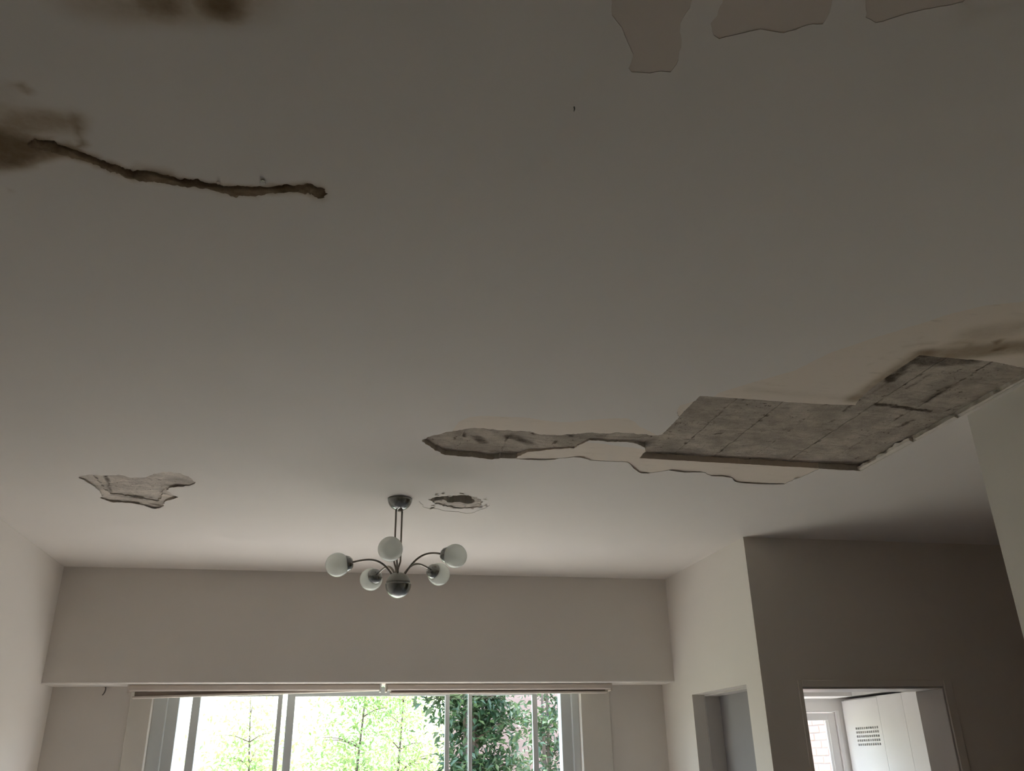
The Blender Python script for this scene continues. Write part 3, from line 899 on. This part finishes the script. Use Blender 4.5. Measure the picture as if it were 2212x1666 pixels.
MB().lathe(bowl(0.061, 0.058) + [(0.061, 0.0)], (0, 0, -0.0005), seg=40).build('canopy', M['steel'], ch)
MB().lathe([(0.012, -0.066), (0.014, -0.060), (0.014, -0.050)], (0.004, -0.004, 0), seg=16).build('canopy_nut', M['steel_arm'], ch)
ZH = -0.424      # rim of the hub bowl below the ceiling
for (sx, sy, k) in ((-0.017, 0.004, 1), (0.012, -0.006, -1)):
    path = [(sx, sy, -0.045), (sx, sy, -0.15), (sx, sy, -0.25), (sx, sy, -0.295)]
    path += bezier((sx, sy, -0.30), (sx - 0.004 * k, sy, -0.325), (sx - 0.018 * k * -1, sy, -0.345), (sx + 0.008 * -k * -1, sy, -0.37), 8)
    path += [(sx + 0.004 * k, sy, -0.40)]
    MB().tube(path, 0.0046, 12).build('stem', M['steel_arm'], ch)
HC = (0.006, 0.0, ZH)
MB().lathe(bowl(0.0615, 0.062) + [(0.0615, 0.004), (0.058, 0.006)], HC, seg=40).build('hub_bowl', M['steel'], ch)
MB().lathe([(0.058, 0.006), (0.057, 0.016), (0.052, 0.030), (0.044, 0.042), (0.034, 0.051), (0.020, 0.056), (0.0, 0.057)], HC, seg=40).build('hub_dome', M['dome'], ch)
for i in range(5):
    a = math.radians(42 + 72 * i); dx, dy = math.cos(a), math.sin(a)
    RG = 0.292
    zg = -0.330 + 0.045 * RG * dx - 0.05 * RG * dy         # the fitting hangs a little askew
    P = lambda r_, zz: (HC[0] + dx * r_, dy * r_, zz)
    arm = MB().tube(bezier(P(0.030, ZH + 0.045), P(0.085, ZH + 0.125), P(0.135, zg + 0.042), P(0.226, zg + 0.014), 22), 0.0050, 12).build('arm', M['steel_arm'], ch)
    ax = Vector((dx, dy, -0.20)).normalized()
    g0 = Vector(P(RG, zg))
    cup = [(0.008, -0.074), (0.022, -0.070), (0.032, -0.060), (0.0375, -0.046), (0.0385, -0.036), (0.035, -0.036), (0.030, -0.046)]
    MB().lathe(cup, g0, ax, 28).build('lamp_cup', M['steel'], arm)
    nseg = 18; R_ = 0.0565
    prof = [(R_ * math.sin(t), -R_ * math.cos(t)) for t in [0.75 + (math.pi - 0.75) * q / nseg for q in range(nseg + 1)]]
    MB().lathe(prof, g0, ax, 36).build('globe', M['opal'], arm)
    MB().lathe([(0.011, -0.045), (0.016, -0.03), (0.020, -0.008), (0.016, 0.010), (0.004, 0.018)], g0, ax, 16).build('bulb', M['bulb'], arm)

# ------------------------------------------------------------------ door in the right wall
d1 = empty('door_1', (XR + 0.17, (DY0 + DY1) / 2, 0)); tag(d1, 'plain grey door set back in the right wall', 'door', kind='structure')


def dpart(name, mb, mat, root, bevel=0.003, parent=None):
    l = root.location
    mb.v = [(v[0] - l.x, v[1] - l.y, v[2] - l.z) for v in mb.v]
    return mb.build(name, mat, parent or root, bevel)


leaf = dpart('door_leaf', MB().box(XR + 0.19, XR + 0.228, DY0, DY1, 0.005, DZ), M['door'], d1)
dpart('door_stop', MB().box(XR + 0.085, XR + 0.19, DY1 - 0.012, DY1, 0, DZ), M['door_frame'], d1)
dpart('door_stop', MB().box(XR + 0.085, XR + 0.19, DY0, DY0 + 0.012, 0, DZ), M['door_frame'], d1)
dpart('door_stop', MB().box(XR + 0.085, XR + 0.19, DY0 + 0.012, DY1 - 0.012, DZ - 0.012, DZ), M['door_frame'], d1)
kn = MB().lathe([(0.012, 0), (0.012, 0.03), (0.026, 0.04), (0.028, 0.055), (0.016, 0.066)], (XR + 0.19, DY0 + 0.08, 1.03), (-1, 0, 0), 20)
kn.v = [(v[0] - d1.location.x, v[1] - d1.location.y, v[2]) for v in kn.v]
kn.build('door_knob', M['steel'], leaf)

# doorway from the hall to the kitchen: pressed metal frame
d2 = empty('door_2', ((HX0 + HX1) / 2, YH1, 0)); tag(d2, 'open doorway with a thin metal frame between hallway and kitchen', 'doorway', kind='structure')
y0, y1 = YH1 - 0.010, YH1
dpart('architrave', MB().box(2.589, HX0, y0, y1, 0, 2.004), M['wall'], d2)
dpart('architrave', MB().box(HX1, 3.573, y0, y1, 0, 2.004), M['wall'], d2)
dpart('architrave', MB().box(HX0, HX1, y0, y1, HZ, 2.004), M['wall'], d2)
dpart('frame_lining', MB().box(HX1 - 0.012, HX1, y1, YH1 + 0.25, 0, HZ - 0.012), M['door_frame'], d2)
dpart('frame_lining', MB().box(HX0 + 0.004, HX1, y1, YH1 + 0.25, HZ - 0.012, HZ), M['door_frame'], d2)

# kitchen back door, glazed
d3 = empty('door_3', ((KDX0 + KDX1) / 2, KY1 + 0.05, 0)); tag(d3, 'white glazed kitchen back door looking onto a brick wall', 'door', kind='structure')
dpart('door_frame', MB().box(KDX1 - 0.03, KDX1, KY1 - 0.008, KY1 + 0.10, 0, KDZ).box(KDX0, KDX0 + 0.03, KY1 - 0.008, KY1 + 0.10, 0, KDZ).box(KDX0 + 0.03, KDX1 - 0.03, KY1 - 0.008, KY1 + 0.10, KDZ - 0.012, KDZ), M['cabinet'], d3)
kl = dpart('door_leaf', MB().box(3.972, KDX1 - 0.033, KY1 + 0.012, KY1 + 0.055, 0.01, KDZ - 0.016).box(KDX0 + 0.033, KDX0 + 0.13, KY1 + 0.012, KY1 + 0.055, 0.01, KDZ - 0.016)
           .box(KDX0 + 0.13, 3.972, KY1 + 0.012, KY1 + 0.055, 1.867, KDZ - 0.016).box(KDX0 + 0.13, 3.972, KY1 + 0.012, KY1 + 0.055, 0.01, 0.25), M['cabinet'], d3)
dpart('glazing_bead', MB().prism([(3.972, KY1 + 0.016), (3.956, KY1 + 0.026), (3.956, KY1 + 0.045), (3.972, KY1 + 0.045)], 'z', 0.25, 1.867), M['cabinet'], d3, 0, kl)
dpart('pane', MB().box(KDX0 + 0.13, 3.96, KY1 + 0.028, KY1 + 0.034, 0.25, 1.867), M['glass'], d3, 0, kl)
# ------------------------------------------------------------------ tall kitchen cupboard
CXF = 4.10; CT = 2.025
cb = empty('tall_cupboard', (CXF + 0.3, 5.8, 0)); tag(cb, 'tall white kitchen cupboard with a slotted vent, seen through the hallway doorway', 'cupboard')
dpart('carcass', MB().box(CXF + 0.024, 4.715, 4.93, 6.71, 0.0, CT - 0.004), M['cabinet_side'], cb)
doors = [(6.2125, 6.70, 'cabinet'), (5.9035, 6.2105, 'cabinet'), (5.30, 5.9015, 'cabinet')]
for i, (ya, yb, mt) in enumerate(doors):
    if i == 0:
        # the slotted door: a frame of bars leaves real slots, black sheet behind stands in for the shade inside
        SY0, SY1, SZ0, SZ1 = 6.255, 6.565, 1.672, 1.806
        m_ = MB().box(CXF, CXF + 0.02, ya, SY0, 0.1, CT - 0.016).box(CXF, CXF + 0.02, SY1, yb, 0.1, CT - 0.016)
        m_.box(CXF, CXF + 0.02, SY0, SY1, SZ1, CT - 0.016).box(CXF, CXF + 0.02, SY0, SY1, 0.1, SZ0)
        dd = dpart('cupboard_door', m_, M[mt], cb, 0)
        vent = MB(); nr, nc = 5, 11; ph = (SZ1 - SZ0) / (nr - 0.45); pw = (SY1 - SY0) / nc
        for r_ in range(nr - 1):
            vent.box(CXF, CXF + 0.02, SY0, SY1, SZ0 + r_ * ph + ph * 0.55, SZ0 + (r_ + 1) * ph)
        for r_ in range(nr):
            for c_ in range(nc + 1):
                yy = SY0 + c_ * pw
                vent.box(CXF + 0.001, CXF + 0.019, max(SY0, yy - pw * 0.13), min(SY1, yy + pw * 0.13), SZ0 + r_ * ph, SZ0 + r_ * ph + ph * 0.55)
        dpart('vent_grille', vent, M[mt], cb, 0, dd)
        dpart('vent_shade_sheet', MB().box(CXF + 0.0205, CXF + 0.0235, SY0 - 0.01, SY1 + 0.01, SZ0 - 0.01, SZ1 + 0.01), M['slot'], cb, 0, dd)
    else:
        dpart('cupboard_door', MB().box(CXF, CXF + 0.02, ya, yb, 0.1, CT - (0.006 if i == 1 else 0.004)), M[mt], cb, 0.002)
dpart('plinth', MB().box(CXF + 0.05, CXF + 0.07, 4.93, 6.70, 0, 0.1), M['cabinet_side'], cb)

# ------------------------------------------------------------------ outside
struct('ground', MB().box(-30, 30, YW + 0.2, 45, -0.5, -0.15), M['ground'], 'grassy garden ground outside the window', 'ground')
struct('terrace', MB().box(-1.5, 2.38, YW + 0.2, 8.4, -0.15, -0.02), M['terrace'], 'pale concrete terrace just outside the wide window', 'terrace')
struct('bounce_paving', MB().box(2.62, 5.2, 6.9, 9.6, -0.15, -0.02), M['terrace'], 'unseen pale paving added outside the kitchen back door to brighten the kitchen', 'bounce_paving')  # unseen paving added to bounce more light into the kitchen
# brick wall behind the kitchen door
bw = empty('brick_wall', (5.25, 8.6, -0.15), -math.pi / 2); tag(bw, 'sunlit red brick garden wall behind the kitchen back door', 'brick wall')
MB().box(-1.0, 1.0, 0.004, 0.2, 0, 2.75).build('mortar_bed', M['mortar'], bw)
bmesh_ = None
for r_ in range(36):
    for c_ in range(8):
        x = -0.99 + c_ * 0.25 + (0.125 if r_ % 2 else 0)
        if x + 0.238 > 1.0: continue
        if bmesh_ is None:
            o = MB().box(0, 0.238, 0, 0.1, 0, 0.062).build('brick', M['brick'], bw); bmesh_ = o.data
        else:
            o = link(bpy.data.objects.new('brick', bmesh_), bw)
        o.location = (x, -0.004 - random.random() * 0.006, 0.01 + r_ * 0.076)
nh = empty('garden_wall', (3.9, 12.4, -0.15)); tag(nh, 'salmon rendered neighbouring wall behind the dark shrubs', 'wall')
MB().box(-2.3, 2.6, 0, 0.25, 0, 4.0).build('wall_face', M['salmon'], nh)
MB().box(-2.34, 2.64, -0.04, 0.29, 4.0, 4.09).build('coping', M['mortar'], nh)


def leaf_verts(c, d, n_, L, W):
    """a pointed blade folded along its midrib"""
    d = d.normalized(); s = d.cross(n_).normalized(); n2 = s.cross(d)
    return [c, c + d * L * 0.45 + s * W * 0.5 + n2 * W * 0.18, c + d * L * 0.45, c + d * L * 0.45 - s * W * 0.5 + n2 * W * 0.18, c + d * L - n2 * L * 0.08]


def tree(name, loc, height, spread, nleaf, mat, seed, label, cat, group, trunk_r=0.06, leafL=(0.07, 0.12), stems=1, zmin=0.3, scatter=0.16):
    r = random.Random(seed)
    root = empty(name, loc); tag(root, label, cat, group)
    wood = MB(); tips = []
    for s in range(stems):
        bx, by = (r.uniform(-.25, .25), r.uniform(-.15, .15)) if stems > 1 else (0, 0)
        lx, ly = r.uniform(-.25, .25) * spread, r.uniform(-.2, .2) * spread
        H = height * r.uniform(0.85, 1.0)
        trunk = bezier((bx, by, 0), (bx, by, H * .3), (bx + lx * .6, by + ly * .6, H * .6), (bx + lx, by + ly, H), 10)
        wood.tube(trunk, [trunk_r * (1 - 0.8 * i / 9) for i in range(10)], 7)
        for k in range(int(16 / stems) + 4):
            t = r.uniform(zmin, 0.97); p = trunk[int(t * 9)]
            a = r.uniform(0, 2 * math.pi); ln = spread * r.uniform(.5, 1.0) * (1.1 - 0.5 * t)
            q = p + Vector((math.cos(a) * ln, math.sin(a) * ln * .8, r.uniform(-.05, .45) * ln))
            mid = (p + q) / 2 + Vector((0, 0, 0.12 * ln))
            br = bezier(p, mid, mid, q, 6)
            wood.tube(br, [trunk_r * .32 * (1 - 0.13 * i) for i in range(6)], 5)
            tips += br[1:]
    wood.build('trunk', M['bark'], root)
    V = []; Fc = []
    per = max(1, nleaf // len(tips))
    for p in tips:
        for k in range(per):
            off = Vector((r.gauss(0, 1), r.gauss(0, 1), r.gauss(0, .9))) * spread * scatter
            d = Vector((r.gauss(0, 1), r.gauss(0, 1), r.gauss(-.35, .6)))
            n_ = Vector((r.gauss(0, .5), r.gauss(0, .5), 1))
            L = r.uniform(*leafL)
            b = len(V); V += [tuple(v) for v in leaf_verts(p + off, d, n_, L, L * .42)]
            Fc += [(b, b + 1, b + 2), (b + 1, b + 4, b + 2), (b, b + 2, b + 3), (b + 2, b + 4, b + 3)]
    me = bpy.data.meshes.new('foliage'); me.from_pydata(V, [], Fc); me.materials.append(mat); me.update()
    fo = link(bpy.data.objects.new('foliage', me), root); fo['kind'] = 'stuff'
    return root


G = 'garden trees and shrubs outside the window'
tree('garden_tree', (-1.0, 14.2, -0.15), 2.9, 1.0, 5000, M['leaf_light'], 1, 'airy pale green tree behind the left panes of the window', 'tree', G, 0.03, (0.06, 0.11), zmin=.15, scatter=.3)
tree('garden_tree', (0.30, 11.6, -0.15), 3.6, 0.85, 7000, M['leaf_light'], 2, 'yellow-green tree behind the middle pane of the window', 'tree', G, 0.03, (0.045, 0.09), zmin=.25, scatter=.32)
tree('garden_tree', (1.35, 18.2, -0.15), 4.2, 1.2, 6500, M['leaf_light'], 6, 'pale leafy tree farther back, seen past the middle pane', 'tree', G, 0.04, (0.06, 0.11), zmin=.2, scatter=.32)
tree('garden_shrub', (1.55, 9.3, -0.15), 3.4, 0.72, 6800, M['leaf_dark'], 3, 'dense dark green shrub behind the right panes of the window', 'shrub', G, 0.05, stems=3, zmin=.15)
tree('garden_shrub', (2.75, 11.1, -0.15), 3.3, 0.62, 3600, M['leaf_dark'], 4, 'dark shrub against the salmon wall at the right end of the window', 'shrub', G, 0.05, stems=3, zmin=.15)
